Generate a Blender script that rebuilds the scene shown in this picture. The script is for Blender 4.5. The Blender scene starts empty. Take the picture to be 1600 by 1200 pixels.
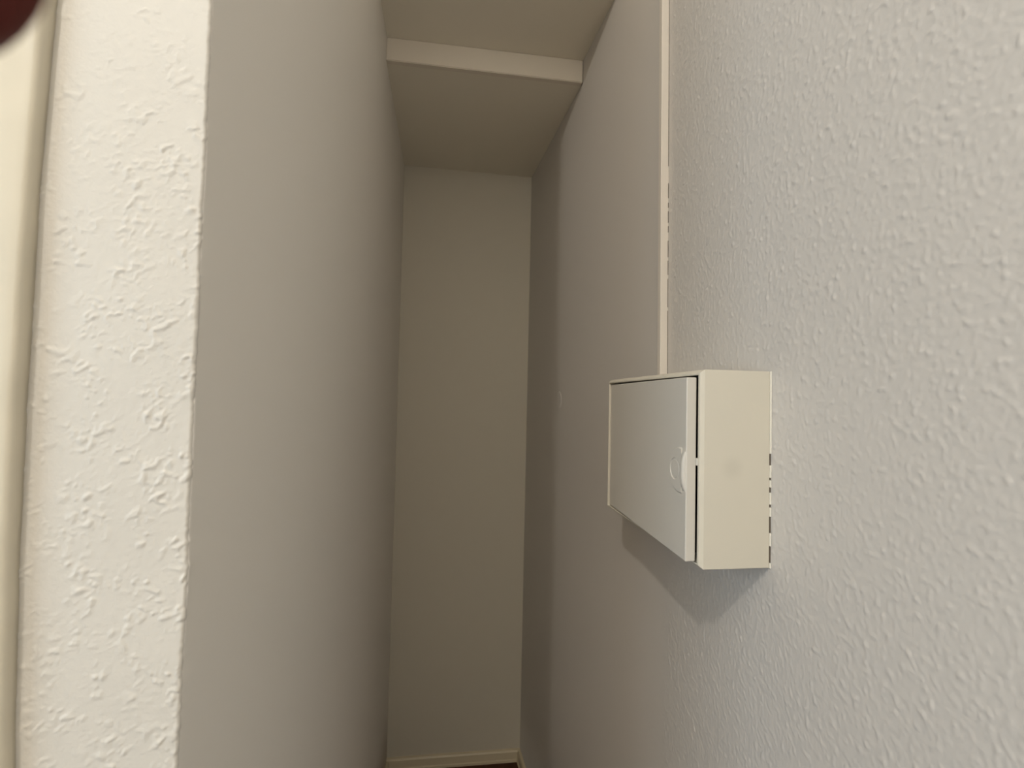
import bpy, bmesh, math, random
from mathutils import Vector, Matrix, noise
random.seed(4)
S = bpy.context.scene
COL = S.collection

# ---------------------------------------------------------------- camera
EYE = Vector((0.0, 0.0, 1.545))
def camera_matrix(yaw, pitch, roll):
    fw = Vector((math.sin(yaw) * math.cos(pitch), math.cos(yaw) * math.cos(pitch), math.sin(pitch)))
    rt = Vector((math.cos(yaw), -math.sin(yaw), 0))
    up = rt.cross(fw)
    r2 = math.cos(roll) * rt - math.sin(roll) * up
    u2 = math.sin(roll) * rt + math.cos(roll) * up
    m = Matrix((r2, u2, -fw)).transposed().to_4x4()
    m.translation = EYE
    return m
cam = bpy.data.cameras.new('camera')
cam_o = bpy.data.objects.new('camera', cam)
COL.objects.link(cam_o)
cam_o.matrix_world = camera_matrix(0.136836, 0.033579, -0.0220776)
cam.sensor_width = 36.0
cam.lens = 750.0 / 1600.0 * 36.0
cam.clip_start = 0.005
cam.dof.use_dof = True
cam.dof.focus_distance = 0.80
cam.dof.aperture_fstop = 9.0
S.camera = cam_o

HALL_Z, Y_BACK, X_HALL = 3.80, -3.0, -2.3
# ---------------------------------------------------------------- world, lights, exposure
S.view_settings.view_transform = 'Standard'
S.view_settings.look = 'None'
S.view_settings.exposure = 0.0
S.view_settings.gamma = 1.0
S.view_settings.use_curve_mapping = False
w = bpy.data.worlds.new('world'); S.world = w; w.use_nodes = True
w.node_tree.nodes['Background'].inputs[0].default_value = (0.75, 0.87, 1.0, 1)
w.node_tree.nodes['Background'].inputs[1].default_value = 1.0
def light(name, kind, loc, energy, color):
    l = bpy.data.lights.new(name, kind); l.energy = energy; l.color = color
    o = bpy.data.objects.new(name, l); COL.objects.link(o); o.location = loc
    return o, l
bulb, bl = light('hall_bulb', 'POINT', (-1.07, -1.40, 3.32), 84, (1.0, 0.95, 0.875))
bl.shadow_soft_size = 0.042
day, dl = light('left_daylight_fill', 'AREA', (X_HALL + .02, -1.0, 1.70), 31, (0.62, 0.82, 1.0))  # cool daylight fill from an unseen window, placed to light the right wall
dl.shape = 'RECTANGLE'; dl.size = 1.5; dl.size_y = 1.5
day.rotation_euler = (0, math.radians(-90), 0)     # shines along +X into the hall
rear, rl = light('rear_fill', 'AREA', (-0.5, Y_BACK + .02, 2.40), 13.0, (1.0, 0.95, 0.80))  # added soft fill from behind the camera, lifts the deep niche
rl.shape = 'RECTANGLE'; rl.size = 1.5; rl.size_y = 0.9
rear.rotation_euler = (math.radians(90), 0, 0)     # shines along +Y towards the niche

# ---------------------------------------------------------------- materials
def mat(name, col, rough=0.6, spec=0.3, fine=None, coarse=None, vary=0.0, vscale=6.0):
    """painted surface; fine / coarse = (scale, strength, distance) of bump noise"""
    m = bpy.data.materials.new(name); m.use_nodes = True
    nt = m.node_tree; b = nt.nodes['Principled BSDF']
    b.inputs['Base Color'].default_value = (*col, 1)
    b.inputs['Roughness'].default_value = rough
    b.inputs['Specular IOR Level'].default_value = spec
    tc = nt.nodes.new('ShaderNodeTexCoord')
    prev = None
    for spec_ in (coarse, fine):
        if not spec_: continue
        sc, st, di = spec_
        n = nt.nodes.new('ShaderNodeTexNoise'); n.inputs['Scale'].default_value = sc
        n.inputs['Detail'].default_value = 3.0
        nt.links.new(tc.outputs['Object'], n.inputs['Vector'])
        bp = nt.nodes.new('ShaderNodeBump'); bp.inputs['Strength'].default_value = st
        bp.inputs['Distance'].default_value = di
        nt.links.new(n.outputs['Fac'], bp.inputs['Height'])
        if prev: nt.links.new(prev.outputs['Normal'], bp.inputs['Normal'])
        prev = bp
    if prev: nt.links.new(prev.outputs['Normal'], b.inputs['Normal'])
    if vary:
        n = nt.nodes.new('ShaderNodeTexNoise'); n.inputs['Scale'].default_value = vscale
        n.inputs['Detail'].default_value = 2.0
        nt.links.new(tc.outputs['Object'], n.inputs['Vector'])
        r = nt.nodes.new('ShaderNodeMapRange')
        r.inputs['From Min'].default_value = 0.3; r.inputs['From Max'].default_value = 0.7
        r.inputs['To Min'].default_value = 1 - vary; r.inputs['To Max'].default_value = 1 + vary
        nt.links.new(n.outputs['Fac'], r.inputs['Value'])
        v = nt.nodes.new('ShaderNodeVectorMath'); v.operation = 'SCALE'
        v.inputs[0].default_value = col
        nt.links.new(r.outputs['Result'], v.inputs['Scale'])
        nt.links.new(v.outputs['Vector'], b.inputs['Base Color'])
    return m

PAINT = (0.86, 0.815, 0.745)
M_pier = mat('pier_paint', (0.625, 0.59, 0.53), 0.5, 0.3, fine=(500, 0.3, 0.0006), vary=0.02)
M_left = mat('niche_wall_paint', PAINT, 0.6, 0.25, fine=(220, 0.15, 0.0005))
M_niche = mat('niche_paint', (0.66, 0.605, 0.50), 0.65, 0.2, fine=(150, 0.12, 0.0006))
M_ceil = mat('ceiling_paint', (0.87, 0.81, 0.685), 0.7, 0.2, fine=(120, 0.12, 0.0006))
M_hall = mat('hall_paint', (0.72, 0.68, 0.61), 0.7, 0.2)
M_gloss = mat('cream_gloss', (0.655, 0.595, 0.475), 0.35, 0.4, coarse=(14, 0.2, 0.003), vary=0.03, vscale=20)
M_white = mat('white_gloss', (0.78, 0.73, 0.65), 0.4, 0.35, coarse=(40, 0.15, 0.001))
M_beam = mat('beam_gloss', (0.80, 0.72, 0.61), 0.45, 0.35, fine=(90, 0.2, 0.001))
M_base = mat('baseboard_gloss', (0.72, 0.62, 0.44), 0.35, 0.4, coarse=(30, 0.3, 0.002))
M_trunk = mat('trunking_paint', (0.69, 0.625, 0.545), 0.45, 0.35, fine=(150, 0.15, 0.0005))
M_caulk = mat('caulk', (0.72, 0.67, 0.57), 0.6, 0.25)
M_gap_shade = mat('gap_shade', (0.13, 0.105, 0.08), 0.9, 0.05)  # dark colour stands for the shade inside open gaps
M_door = mat('panel_door_plastic', (0.60, 0.56, 0.495), 0.42, 0.4)
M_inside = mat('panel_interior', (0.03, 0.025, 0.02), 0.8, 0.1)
M_skin = mat('shaded_skin', (0.115, 0.022, 0.017), 0.6, 0.2)  # the finger's backlit darkness is put into skin and nail colour
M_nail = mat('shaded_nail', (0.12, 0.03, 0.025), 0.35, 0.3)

def body_material():
    """ageing cream plastic with one faint rubbed spot on the near side"""
    m = mat('panel_body_plastic', (0.625, 0.575, 0.475), 0.45, 0.35)
    nt = m.node_tree; b = nt.nodes['Principled BSDF']
    g = nt.nodes.new('ShaderNodeNewGeometry')
    d = nt.nodes.new('ShaderNodeVectorMath'); d.operation = 'DISTANCE'
    d.inputs[1].default_value = (0.375, 0.5876, 1.462)
    nt.links.new(g.outputs['Position'], d.inputs[0])
    r = nt.nodes.new('ShaderNodeMapRange'); r.interpolation_type = 'SMOOTHSTEP'
    r.inputs['From Min'].default_value = 0.003; r.inputs['From Max'].default_value = 0.021
    r.inputs['To Min'].default_value = 0.93; r.inputs['To Max'].default_value = 1.0
    nt.links.new(d.outputs['Value'], r.inputs['Value'])
    v = nt.nodes.new('ShaderNodeVectorMath'); v.operation = 'SCALE'
    v.inputs[0].default_value = (0.625, 0.575, 0.475)
    nt.links.new(r.outputs['Result'], v.inputs['Scale'])
    nt.links.new(v.outputs['Vector'], b.inputs['Base Color'])
    return m
M_body = body_material()

M_wall = mat('textured_wall_paint', (0.592, 0.552, 0.505), 0.5, 0.3, fine=(420, 0.2, 0.0006))

def wood_floor():
    m = mat('dark_wood', (0.075, 0.026, 0.013), 0.45, 0.3)
    nt = m.node_tree; b = nt.nodes['Principled BSDF']
    tc = nt.nodes.new('ShaderNodeTexCoord'); mp = nt.nodes.new('ShaderNodeMapping')
    mp.inputs['Scale'].default_value = (14, 1.2, 14)
    nt.links.new(tc.outputs['Object'], mp.inputs['Vector'])
    n = nt.nodes.new('ShaderNodeTexNoise'); n.inputs['Scale'].default_value = 4; n.inputs['Detail'].default_value = 6
    nt.links.new(mp.outputs['Vector'], n.inputs['Vector'])
    cr = nt.nodes.new('ShaderNodeValToRGB')
    cr.color_ramp.elements[0].color = (0.05, 0.016, 0.008, 1); cr.color_ramp.elements[1].color = (0.11, 0.04, 0.02, 1)
    nt.links.new(n.outputs['Fac'], cr.inputs['Fac']); nt.links.new(cr.outputs['Color'], b.inputs['Base Color'])
    return m
M_floor = wood_floor()

# ---------------------------------------------------------------- helpers
def link(name, bm, m, parent=None, smooth=False):
    bmesh.ops.recalc_face_normals(bm, faces=bm.faces)
    me = bpy.data.meshes.new(name); bm.to_mesh(me); bm.free()
    me.materials.append(m)
    if smooth:
        for p in me.polygons: p.use_smooth = True
    o = bpy.data.objects.new(name, me); COL.objects.link(o)
    if parent:
        o.parent = parent
        o.matrix_parent_inverse = Matrix.Translation(parent.location).inverted()
    return o
def struct(o, label):
    o['kind'] = 'structure'; o['label'] = label; return o
def thing(o, label, cat, group=None):
    o['label'] = label; o['category'] = cat
    if group: o['group'] = group
    return o
def empty(name, loc):
    o = bpy.data.objects.new(name, None); COL.objects.link(o); o.location = loc
    o.empty_display_size = 0.05
    return o
def hexa(bm, c):
    """c: 8 corners, bottom ring 0-3 then top ring 4-7"""
    v = [bm.verts.new(p) for p in c]
    for f in ((0, 3, 2, 1), (4, 5, 6, 7), (0, 1, 5, 4), (1, 2, 6, 5), (2, 3, 7, 6), (3, 0, 4, 7)):
        bm.faces.new([v[i] for i in f])
    return v
def box(bm, x0, x1, y0, y1, z0, z1, bev=0.0, seg=2):
    v = hexa(bm, [(x0, y0, z0), (x1, y0, z0), (x1, y1, z0), (x0, y1, z0), (x0, y0, z1), (x1, y0, z1), (x1, y1, z1), (x0, y1, z1)])
    if bev:
        es = list({e for q in v for e in q.link_edges})
        bmesh.ops.bevel(bm, geom=es, offset=bev, segments=seg, affect='EDGES', profile=0.5)
def extrude_profile(bm, prof, axis_pts, close=True):
    """prof in 2D placed by functions axis_pts: list of callables (a,b)->xyz"""
    rings = [[bm.verts.new(f(a, b)) for a, b in prof] for f in axis_pts]
    n = len(prof)
    for r0, r1 in zip(rings, rings[1:]):
        for i in range(n if close else n - 1):
            bm.faces.new((r0[i], r0[(i + 1) % n], r1[(i + 1) % n], r1[i]))
    if close:
        bm.faces.new(rings[0]); bm.faces.new(list(reversed(rings[-1])))
def smoothstep(a, b, x):
    t = min(1.0, max(0.0, (x - a) / (b - a))); return t * t * (3 - 2 * t)

# ---------------------------------------------------------------- the setting
# floor
bm = bmesh.new(); box(bm, X_HALL - .2, 0.7, Y_BACK - .2, 2.4, -0.12, 0.009)
struct(link('floor', bm, M_floor), 'dark red-brown wooden floor, a sliver seen at the foot of the niche')
# right wall, bending slightly inwards beyond the cable trunking
def wall_relief(y, z):
    """orange-peel relief of the painted woodchip paper, metres"""
    p = Vector((y, z, 0.4))
    a = noise.noise(Vector((y * 0.9 + z * 0.25, z * 0.8 - y * 0.25, 0)) * 195)
    b = noise.noise(p * 290)
    c = noise.noise(p * 30 + Vector((3, 1, 2)))
    big = noise.noise(p * 150 + Vector((9, 4, 6)))
    return (smoothstep(0.0, 0.50, a) * 0.00052 * (0.8 + 0.5 * c) + smoothstep(0.0, 0.6, b) * 0.00034
            + smoothstep(0.24, 0.58, big) * 0.00068 + c * 0.00015)
ys = [Y_BACK, -2, -1, -0.2, 0.10] + [0.16 + 0.0017 * i for i in range(434)] + [0.91, 0.93, 0.95] + [1.0 + 0.06 * i for i in range(20)] + [2.17]
zs = [0, .3, .55] + [0.74 + 0.0021 * i for i in range(830)] + [2.56, 2.8, 3.1, HALL_Z]
vs, fs_ = [], []
for z in zs:
    for y in ys:
        m_ = smoothstep(0.12, 0.2, y) * smoothstep(0.93, 0.86, y) * smoothstep(0.72, 0.80, z) * smoothstep(2.55, 2.4, z)
        vs.append((0.43 - 0.0648 * max(0.0, y - 0.92) - (wall_relief(y, z) * m_ if m_ > 0 else 0) + 0.0006 * m_, y, z))
ny = len(ys)
for j in range(len(zs) - 1):
    for i in range(ny - 1):
        q = j * ny + i; fs_.append((q, q + 1, q + ny + 1, q + ny))
nb = len(vs)                                   # thickness behind the papered face
vs += [(0.60, Y_BACK, 0), (0.60, 2.17, 0), (0.60, 2.17, HALL_Z), (0.60, Y_BACK, HALL_Z)]
fs_ += [(nb, nb + 3, nb + 2, nb + 1),
        tuple(range(0, ny)) + (nb + 1, nb), tuple(range((len(zs) - 1) * ny, len(zs) * ny))[::-1] + (nb + 3, nb + 2),
        tuple(j * ny for j in range(len(zs)))[::-1] + (nb, nb + 3), tuple(j * ny + ny - 1 for j in range(len(zs))) + (nb + 2, nb + 1)]
me = bpy.data.meshes.new('wall_right'); me.from_pydata(vs, [], fs_); me.materials.append(M_wall)
me.polygons.foreach_set('use_smooth', [True] * (len(fs_) - 5) + [False] * 5); me.update()
wr = bpy.data.objects.new('wall_right', me); COL.objects.link(wr)
struct(wr, 'bright off-white textured wall on the right that carries the electrical panel')
# back wall of the niche
bm = bmesh.new()
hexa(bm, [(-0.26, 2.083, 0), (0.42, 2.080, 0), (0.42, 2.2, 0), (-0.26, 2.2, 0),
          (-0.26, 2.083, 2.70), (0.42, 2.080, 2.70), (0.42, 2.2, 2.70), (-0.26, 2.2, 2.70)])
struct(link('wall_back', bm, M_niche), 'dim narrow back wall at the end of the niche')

# left partition: rough bright end face (the pier) turning a soft corner into the smooth niche wall
def plaster(u, z):
    """relief in metres of the thickly overpainted end face, u across, z up"""
    p = Vector((u, z, 3.1))
    wob = noise.noise(p * 9) * 0.0018
    top = smoothstep(1.84, 1.70, z)
    edge = smoothstep(-0.30, -0.21, u)
    amp = 0.35 + 0.65 * top * (0.6 + 0.4 * edge)
    q = Vector((u + 0.003 * noise.noise(p * 110), z + 0.003 * noise.noise(p * 110 + Vector((7, 3, 1))), 0))
    k = Matrix.Rotation(math.radians(-33), 3, 'Z') @ q
    k = Vector((k.x * 0.80, k.y * 1.15, 0.7))
    a = noise.noise(k * 205); b = noise.noise(k * 380 + Vector((4, 9, 2))); c = noise.noise(q * 42 + Vector((1, 5, 8)))
    patch = smoothstep(-0.30, 0.35, c)
    h = (0.15 + 0.85 * patch) * smoothstep(0.05, 0.60, a) * 0.0011 + smoothstep(0.05, 0.6, b) * 0.00055 * (0.35 + patch)
    return wob + h * amp
cols = []                                   # (x, y, nx, ny, roughness)
xw0, xw1, yf, rad = -0.40, -0.200, 0.4162, 0.0028
for i in range(7): cols.append((xw0 + (0.072) * i / 7, yf, 0, -1, 0.3))
n = 112
for i in range(n): cols.append((-0.328 + (xw1 - rad + 0.328) * i / n, yf, 0, -1, 1.0))
for i in range(9):
    t = math.pi / 2 * i / 8
    cols.append((xw1 - rad + rad * math.sin(t), yf + rad - rad * math.cos(t), math.sin(t), -math.cos(t), 1.0 - 0.6 * i / 8))
for i in range(1, 60):
    f = i / 59; f = f ** 1.6
    y = yf + rad + (2.12 - yf - rad) * f
    cols.append((xw1 - 0.002 * f, y, 1, 0, 0.25 * math.exp(-(y - yf - rad) / 0.004)))
zs = [0, .3, .6, .9, 1.1]
z = 1.16
while z < 1.96: zs.append(z); z += 0.0012
zs += [2.0, 2.1, 2.2, 2.35, 2.5, 2.6, 2.75, HALL_Z + .02]
bm = bmesh.new(); grid = []
for z in zs:
    row = []
    ez = 0.0010 * noise.noise(Vector((0, z * 14, 2))) + 0.0009 * noise.noise(Vector((0, z * 75, 5))) + 0.0006 * noise.noise(Vector((0, z * 210, 9)))
    for (x, y, nx, ny, r) in cols:
        h = plaster(x if ny < -0.02 else x + y, z) * r
        xx = x + nx * h + (ez * math.exp(-max(0, y - yf - rad) / 0.005) if x > -0.21 else 0)
        row.append(bm.verts.new((xx, y + ny * h, z)))
    grid.append(row)
for r0, r1 in zip(grid, grid[1:]):
    for i in range(len(cols) - 1):
        bm.faces.new((r0[i], r0[i + 1], r1[i + 1], r1[i]))
# hidden back of the partition so that it is a solid wall
for zlo, zhi, rlo, rhi in ((zs[0], zs[-1], grid[0], grid[-1]),):
    a0 = bm.verts.new((xw0, 2.12, zlo)); a1 = bm.verts.new((xw0, 2.12, zhi))
    bm.faces.new([r[0] for r in grid] + [a1, a0])
    bm.faces.new([r[-1] for r in reversed(grid)] + [a0, a1])
    bm.faces.new(rlo + [a0]); bm.faces.new(rhi + [a1])
wl = link('wall_left', bm, M_left, smooth=True)
wl.data.materials.append(M_pier)
for p in wl.data.polygons:
    if p.center.y < yf + rad * 0.9: p.material_index = 1
struct(wl, 'left partition: bright lumpy plastered end face beside the door frame and grey niche side')

# niche ceiling, lower soffit behind the beam
bm = bmesh.new()
hexa(bm, [(-0.41, 1.15, 2.618), (0.44, 1.15, 2.607), (0.44, 2.2, 2.607), (-0.41, 2.2, 2.615),
          (-0.41, 1.15, HALL_Z + .1), (0.44, 1.15, HALL_Z + .1), (0.44, 2.2, HALL_Z + .1), (-0.41, 2.2, HALL_Z + .1)])
struct(link('ceiling', bm, M_ceil), 'higher front ceiling of the niche, in front of the beam')
bm = bmesh.new()
hexa(bm, [(-0.206, 1.452, 2.5475), (0.41, 1.439, 2.538), (0.41, 2.09, 2.538), (-0.206, 2.09, 2.5475),
          (-0.206, 1.452, 2.62), (0.41, 1.439, 2.615), (0.41, 2.09, 2.615), (-0.206, 2.09, 2.62)])
struct(link('ceiling', bm, M_ceil), 'lower dark soffit behind the beam at the end of the niche')
bm = bmesh.new()
hexa(bm, [(-0.2015, 1.433, 2.5465), (0.3962, 1.420, 2.537), (0.3962, 1.440, 2.537), (-0.2015, 1.453, 2.5465),
          (-0.2015, 1.433, 2.6165), (0.3962, 1.420, 2.6085), (0.3962, 1.440, 2.6085), (-0.2015, 1.453, 2.6165)])
bmesh.ops.bevel(bm, geom=list(bm.edges), offset=0.002, segments=2, affect='EDGES')
struct(link('trim_1', bm, M_beam), 'pale painted board across the niche where the ceiling steps down')

# baseboards
def baseboard(name, p0, p1, nrm, label):
    """board against the wall line p0-p1, nrm = direction into the room"""
    prof = [(0, 0), (0.016, 0), (0.016, 0.018), (0.0125, 0.021), (0.0125, 0.049), (0.009, 0.055), (0, 0.057)]
    bm = bmesh.new()
    extrude_profile(bm, prof, [lambda a, b, p=p: (p[0] + nrm[0] * a, p[1] + nrm[1] * a, b) for p in (p0, p1)])
    struct(link(name, bm, M_base), label)
baseboard('baseboard_back', (-0.203, 2.083), (0.3555, 2.080), (0, -1), 'cream skirting board along the foot of the niche back wall')
baseboard('baseboard_right', (0.43, 0.92), (0.3555, 2.068), (-0.998, -0.064), 'cream skirting board along the right wall of the niche')
baseboard('baseboard_left', (-0.2, 0.43), (-0.2015, 2.06), (1, 0), 'cream skirting board along the left wall of the niche')

# hall shell behind the camera, with unseen windows placed around the fill lights
bm = bmesh.new(); box(bm, X_HALL - .15, 0.6, Y_BACK - .15, 1.16, HALL_Z, HALL_Z + .15)
struct(link('ceiling', bm, M_hall), 'high hall ceiling above the camera')
bm = bmesh.new()
wx0, wx1, wz0, wz1 = -1.25, 0.25, 1.95, 2.85
box(bm, X_HALL, wx0, Y_BACK - .15, Y_BACK, 0, HALL_Z); box(bm, wx1, 0.43, Y_BACK - .15, Y_BACK, 0, HALL_Z)
box(bm, wx0, wx1, Y_BACK - .15, Y_BACK, 0, wz0); box(bm, wx0, wx1, Y_BACK - .15, Y_BACK, wz1, HALL_Z)
struct(link('wall_rear', bm, M_hall), 'hall wall behind the camera, with a window added for the rear fill')
bm = bmesh.new()
for a in ((wx0, wx0 + .05, wz0, wz1), (wx1 - .05, wx1, wz0, wz1), (wx0 + .05, wx1 - .05, wz0, wz0 + .05), (wx0 + .05, wx1 - .05, wz1 - .05, wz1),
          (-0.525, -0.475, wz0 + .05, wz1 - .05)):
    box(bm, a[0], a[1], Y_BACK - .10, Y_BACK - .04, a[2], a[3])
struct(link('rear_fill_window', bm, M_white), 'white frame of the window added around the rear fill light')
wy0, wy1, wz0, wz1 = -1.75, -0.25, 0.95, 2.45
bm = bmesh.new()
box(bm, X_HALL - .15, X_HALL, Y_BACK - .15, wy0, 0, HALL_Z); box(bm, X_HALL - .15, X_HALL, wy1, 0.55, 0, HALL_Z)
box(bm, X_HALL - .15, X_HALL, wy0, wy1, 0, wz0); box(bm, X_HALL - .15, X_HALL, wy0, wy1, wz1, HALL_Z)
struct(link('wall_far_left', bm, M_hall), 'far left hall wall with an unseen window opening for the left fill')
bm = bmesh.new()
for a in ((wy0, wy0 + .05, wz0, wz1), (wy1 - .05, wy1, wz0, wz1), (wy0 + .05, wy1 - .05, wz0, wz0 + .05), (wy0 + .05, wy1 - .05, wz1 - .05, wz1),
          (-1.025, -0.975, wz0 + .05, wz1 - .05)):
    box(bm, X_HALL - .10, X_HALL - .04, a[0], a[1], a[2], a[3])
struct(link('left_fill_window', bm, M_white), 'white frame of the unseen window around the left fill light')
# front wall of the hall: header above niche and door, strip left of the door
bm = bmesh.new()
box(bm, X_HALL, -0.40, 0.42, 0.54, 2.10, HALL_Z)
box(bm, X_HALL, -1.20, 0.42, 0.54, 0, 2.10)
struct(link('wall_front', bm, M_hall), 'hall wall around the door and above the niche opening')

# door frame at the far left
dr = empty('door_1', (-0.80, 0.42, 0)); struct(dr, 'cream painted door frame at the far left edge, beside the plastered pier')
def frame_x(z):          # inner edge line of the old bowed architrave
    t = (z - 1.555) / 0.30
    return -0.3178 + 0.0062 * min(1.4, t * t)
prof = [(0.0, 0.004), (0.0, -0.0085), (-0.0006, -0.0106), (-0.0020, -0.0122), (-0.0042, -0.0131), (-0.0085, -0.0136),
        (-0.022, -0.0139), (-0.060, -0.0140), (-0.066, -0.013), (-0.070, -0.008), (-0.070, 0.004)]
bm = bmesh.new(); fs = []
zz = [0, 0.5, 1.0] + [1.15 + 0.02 * i for i in range(41)] + [2.05]
for z in zz:
    jit = 0.0005 * noise.noise(Vector((1, z * 25, 0)))
    fs.append(lambda a, b, z=z, j=jit: (frame_x(z) + a + j * (a > -0.01), yf + b + j, z))
extrude_profile(bm, prof, fs)
arch = link('architrave', bm, M_gloss, dr, smooth=True)
bm = bmesh.new(); box(bm, -0.412, -0.392, 0.42, 0.55, 0, 2.07, 0.002); link('jamb', bm, M_gloss, dr)
bm = bmesh.new(); box(bm, -1.20, -0.414, 0.47, 0.51, 0.014, 2.05, 0.003); link('door_leaf', bm, M_gloss, dr)
bm = bmesh.new(); box(bm, -1.21, -0.388, 0.402, 0.42, 2.05, 2.12, 0.003); link('architrave', bm, M_gloss, dr)

# ---------------------------------------------------------------- electrical panel
PX0, PX1, PY0, PY1, PZ0, PZ1 = 0.3303, 0.4286, 0.5876, 0.9465, 1.3311, 1.5908
pn = empty('electrical_panel', (0.43, 0.767, 1.3311))
thing(pn, 'cream wall-mounted electrical panel with pale door slightly ajar on the right wall', 'electrical panel')
# hollow body: outer shell with chamfered front edges, a front rim, and a recess behind the door
bm = bmesh.new()
oy0, oy1, oz0, oz1 = 0.5950, 0.9425, 1.3372, 1.5835      # door opening
c = 0.0055
def ring(x, y0, y1, z0, z1): return [bm.verts.new((x, y, z)) for y, z in ((y0, z0), (y1, z0), (y1, z1), (y0, z1))]
R0 = ring(PX1, PY0, PY1, PZ0, PZ1)
R1 = ring(PX0 + c, PY0, PY1, PZ0, PZ1)
R2 = ring(PX0, PY0 + 0.0022, PY1 - 0.0022, PZ0 + c * .8, PZ1 - c * .8)
R3 = ring(PX0, oy0, oy1, oz0, oz1)
R4 = ring(PX0 + 0.030, oy0, oy1, oz0, oz1)
for a, b in ((R0, R1), (R1, R2), (R2, R3), (R3, R4)):
    for i in range(4): bm.faces.new((a[i], a[(i + 1) % 4], b[(i + 1) % 4], b[i]))
bm.faces.new(R4); bm.faces.new(list(reversed(R0)))
body = link('enclosure', bm, M_body, pn)
bv = body.modifiers.new('b', 'BEVEL'); bv.width = 0.0009; bv.segments = 2; bv.limit_method = 'ANGLE'
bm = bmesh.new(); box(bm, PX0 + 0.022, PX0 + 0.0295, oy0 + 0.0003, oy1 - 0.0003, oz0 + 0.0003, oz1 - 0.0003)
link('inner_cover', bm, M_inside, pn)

# door, built flat (local: u from hinge towards latch, v up, w out of the front) then swung open about the hinge
HY, HX = 0.9405, PX0 + 0.0035
ang = math.radians(3.15)
def door_pt(u, v, w_):
    y = HY - u * math.cos(ang) - 0.0 + (-w_) * math.sin(ang) * -1 * -1
    x = HX - u * math.sin(ang) - w_ * math.cos(ang)
    return (x, y, v)
DW, DZ0, DZ1, DT = 0.3458, 1.3392, 1.5805, 0.0145
LZ = 1.4560                                           # latch height
def to_door(bm):
    for v in bm.verts: v.co = Vector(door_pt(*v.co))
bm = bmesh.new(); box(bm, 0, DW, DZ0, DZ1, -DT, 0, 0.0016, 3); to_door(bm)
door = link('door', bm, M_door, pn)
for p in door.data.polygons: p.use_smooth = False
# raised latch plate with a round sunken button
uc, rb = 0.3130, 0.0152
bm = bmesh.new(); N = 40
def arc(rad_u, rad_v, w_, cu):
    o = []
    for i in range(N):
        t = 2 * math.pi * i / N
        u = min(cu + rad_u * math.cos(t), DW - 0.012)
        o.append(bm.verts.new((u, LZ + rad_v * math.sin(t), w_)))
    return o
def circ(r, w_): return [bm.verts.new((uc + r * math.cos(2 * math.pi * i / N), LZ + r * math.sin(2 * math.pi * i / N), w_)) for i in range(N)]
A0 = arc(0.0370, 0.0315, -0.0002, uc + 0.014); A1 = arc(0.0345, 0.0290, 0.0016, uc + 0.014)
B0 = circ(rb, 0.0016); B1 = circ(rb - 0.0007, 0.0003)
for a, b in ((A0, A1), (A1, B0), (B0, B1)):
    for i in range(N): bm.faces.new((a[i], a[(i + 1) % N], b[(i + 1) % N], b[i]))
bm.faces.new(B1); to_door(bm)
link('latch_plate', bm, M_door, door)
bm = bmesh.new(); B2 = circ(rb - 0.0022, 0.0003); B3 = circ(rb - 0.0030, 0.0011)
for i in range(N): bm.faces.new((B2[i], B2[(i + 1) % N], B3[(i + 1) % N], B3[i]))
bm.faces.new(B3); to_door(bm); link('latch_button', bm, M_door, door)
# finger lip along the latch edge: a flat D, thickest in the middle
bm = bmesh.new(); rings = []
for i in range(17):
    s = -1 + 2 * i / 16; v = LZ + 0.0265 * s
    hgt = 0.0046 * (1 - abs(s) ** 3.0) + 0.0002
    u0, u1 = DW - 0.0125, DW - 0.0012
    rings.append([bm.verts.new(p) for p in ((u0, v, -0.0003), (u0 + 0.002, v, hgt * .75), (u0 + 0.005, v, hgt), (u1 - 0.003, v, hgt), (u1 - 0.0006, v, hgt * .8), (u1, v, -0.0003))])
for a, b in zip(rings, rings[1:]):
    for i in range(5): bm.faces.new((a[i], a[i + 1], b[i + 1], b[i]))
to_door(bm); link('handle_lip', bm, M_door, door, smooth=True)
# catch that bridges the gap between door and body
bm = bmesh.new(); box(bm, PX0 - 0.0020, PX0 + 0.0040, 0.5925, 0.6010, 1.4645, 1.4740, 0.0006, 1)
link('catch', bm, M_door, pn)

# sealant bead and dark strips painting the shade in its gaps, along the near edge where the panel meets the wall
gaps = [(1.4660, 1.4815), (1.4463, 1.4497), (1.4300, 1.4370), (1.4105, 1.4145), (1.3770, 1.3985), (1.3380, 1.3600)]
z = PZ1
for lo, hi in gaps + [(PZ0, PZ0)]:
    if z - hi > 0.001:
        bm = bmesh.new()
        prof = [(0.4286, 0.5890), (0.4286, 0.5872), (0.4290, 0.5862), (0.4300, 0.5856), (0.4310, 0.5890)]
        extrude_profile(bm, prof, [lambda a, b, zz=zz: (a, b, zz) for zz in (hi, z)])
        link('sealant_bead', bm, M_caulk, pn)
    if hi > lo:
        bm = bmesh.new(); box(bm, 0.4286, 0.4301, 0.5872, 0.5890, lo, hi); link('gap_shade_strip', bm, M_gap_shade, pn)
    z = lo

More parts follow.
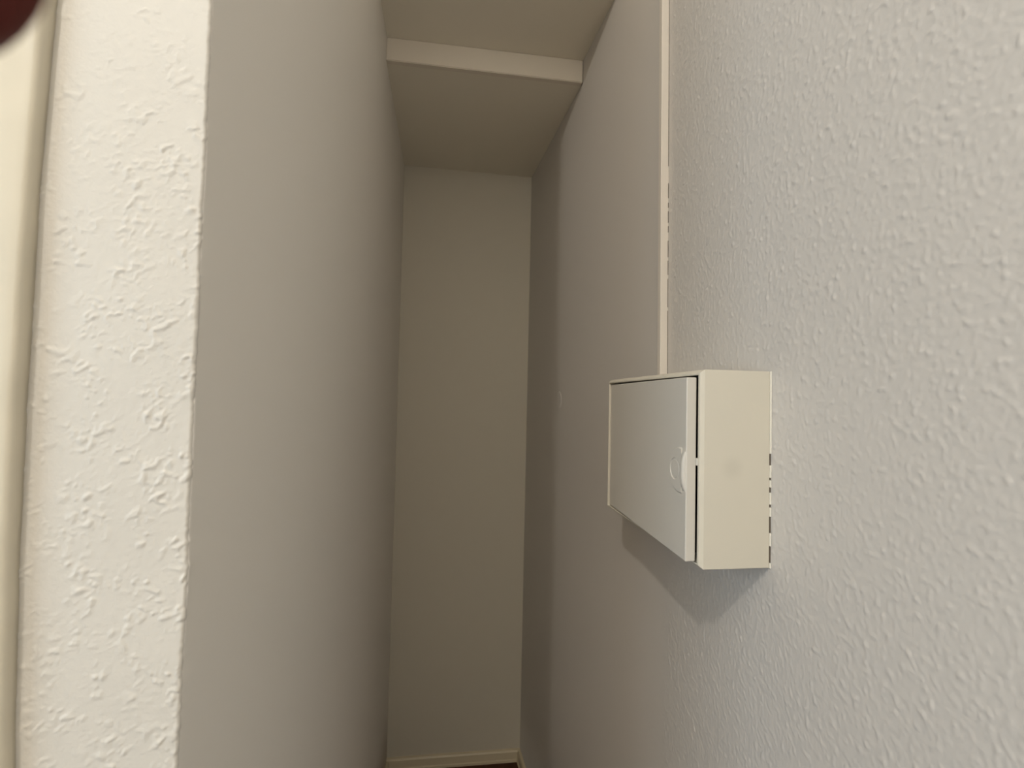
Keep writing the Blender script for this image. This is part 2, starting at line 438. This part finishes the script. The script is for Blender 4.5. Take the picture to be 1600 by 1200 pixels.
# ---------------------------------------------------------------- cable trunking
tr = empty('cable_trunking', (0.43, 0.90, 1.5908))
thing(tr, 'thin white cable trunking running up the right wall from the panel', 'trunking')
def lean(z): return (z - 2.0) * 0.0135
bm = bmesh.new()
prof = [(0.4302, 0.8955), (0.4160, 0.8955), (0.4148, 0.8965), (0.4148, 0.9080), (0.4160, 0.9095), (0.4302, 0.9095)]
extrude_profile(bm, prof, [lambda a, b, z=z: (a, b + lean(z), z) for z in (1.5906, 2.608)])
link('cover', bm, M_trunk, tr)
segs = [(2.60, 2.02), (1.985, 1.955), (1.945, 1.935), (1.928, 1.905), (1.898, 1.885), (1.868, 1.835), (1.828, 1.80), (1.792, 1.735), (1.728, 1.60)]  # dark strips stand in for gap shade along the trunking's near edge
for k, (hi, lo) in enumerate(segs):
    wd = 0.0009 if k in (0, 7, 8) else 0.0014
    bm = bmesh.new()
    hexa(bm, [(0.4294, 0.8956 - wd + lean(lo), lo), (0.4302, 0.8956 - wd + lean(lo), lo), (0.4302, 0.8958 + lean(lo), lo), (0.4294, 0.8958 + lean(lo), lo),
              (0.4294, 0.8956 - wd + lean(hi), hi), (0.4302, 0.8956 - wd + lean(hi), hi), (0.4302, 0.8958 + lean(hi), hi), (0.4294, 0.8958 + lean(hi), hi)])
    link('gap_shade_strip', bm, M_gap_shade, tr)

# ---------------------------------------------------------------- faint painted-over disc deep on the right wall
t = math.atan2(0.349 - 0.43, 2.17 - 0.92)
yc, zc = 1.608, 1.549
xc = 0.43 + (yc - 0.92) * (0.349 - 0.43) / (2.17 - 0.92)
bm = bmesh.new()
def disc(r, h): return [bm.verts.new((xc - h + math.sin(t) * r * math.cos(a), yc + r * math.cos(a), zc + r * math.sin(a))) for a in [2 * math.pi * i / 32 for i in range(32)]]
D0, D1, D2 = disc(0.030, -0.0005), disc(0.028, 0.0006), disc(0.020, 0.0010)
for a, b in ((D0, D1), (D1, D2)):
    for i in range(32): bm.faces.new((a[i], a[(i + 1) % 32], b[(i + 1) % 32], b[i]))
bm.faces.new(D2); bm.faces.new(D0)
thing(link('blanking_plate', bm, M_wall, smooth=True), 'faint small round painted-over plate on right wall deep in the niche', 'wall plate')

# ---------------------------------------------------------------- the photographer's fingertip in front of the lens
def finger():
    FS = 1.5
    m = cam_o.matrix_world
    tip = Vector((-0.0495, 0.0374, -0.035))
    dirn = Vector((-0.80, 0.50, 0.34)).normalized()
    side = dirn.cross(Vector((0, 0, 1))).normalized(); upv = side.cross(dirn).normalized()
    def centre(s):                                   # slightly hooked towards the lens
        return tip + dirn * s + upv * (0.010 * math.sin(s / 0.075 * math.pi) )
    bm = bmesh.new(); rings = []
    prof = [(-0.0079, 0.0008), (-0.0074, 0.0028), (-0.006, 0.0052), (-0.003, 0.0074), (0.0, 0.0080), (0.010, 0.0083), (0.020, 0.0080), (0.025, 0.0086),
            (0.032, 0.0083), (0.042, 0.0086), (0.048, 0.0094), (0.056, 0.0092), (0.070, 0.0098), (0.078, 0.0102)]
    for s, r in prof:
        s, r = s * FS, r * FS
        c_ = centre(max(s, 0)) + dirn * min(s, 0)
        rings.append([bm.verts.new(m @ (c_ + side * r * math.cos(a) + upv * r * 0.94 * math.sin(a))) for a in [2 * math.pi * i / 24 for i in range(24)]])
    for a, b in zip(rings, rings[1:]):
        for i in range(24): bm.faces.new((a[i], a[(i + 1) % 24], b[(i + 1) % 24], b[i]))
    bm.faces.new(rings[0]); bm.faces.new(list(reversed(rings[-1])))
    f = link('fingertip', bm, M_skin, smooth=True)
    thing(f, 'blurred dark red fingertip poking into the top left corner', 'finger')
    bm = bmesh.new(); rows = []
    for j in range(7):
        s = -0.004 + 0.013 * j / 6; row = []
        for i in range(9):
            a = math.pi / 2 + (i - 4) / 4 * 0.85 * (1 - 0.25 * (j == 0))
            s *= 1 if i else FS; r = FS * (0.0083 if s > 0 else 0.0083 - 40 * (s / FS) ** 2)
            row.append(bm.verts.new(m @ (centre(max(s, 0)) + dirn * min(s, 0) + side * r * math.cos(a) + upv * r * 0.94 * math.sin(a))))
        rows.append(row)
    for a, b in zip(rows, rows[1:]):
        for i in range(8): bm.faces.new((a[i], a[i + 1], b[i + 1], b[i]))
    bmesh.ops.solidify(bm, geom=bm.faces[:], thickness=0.0004)
    link('nail', bm, M_nail, f, smooth=True)
finger()
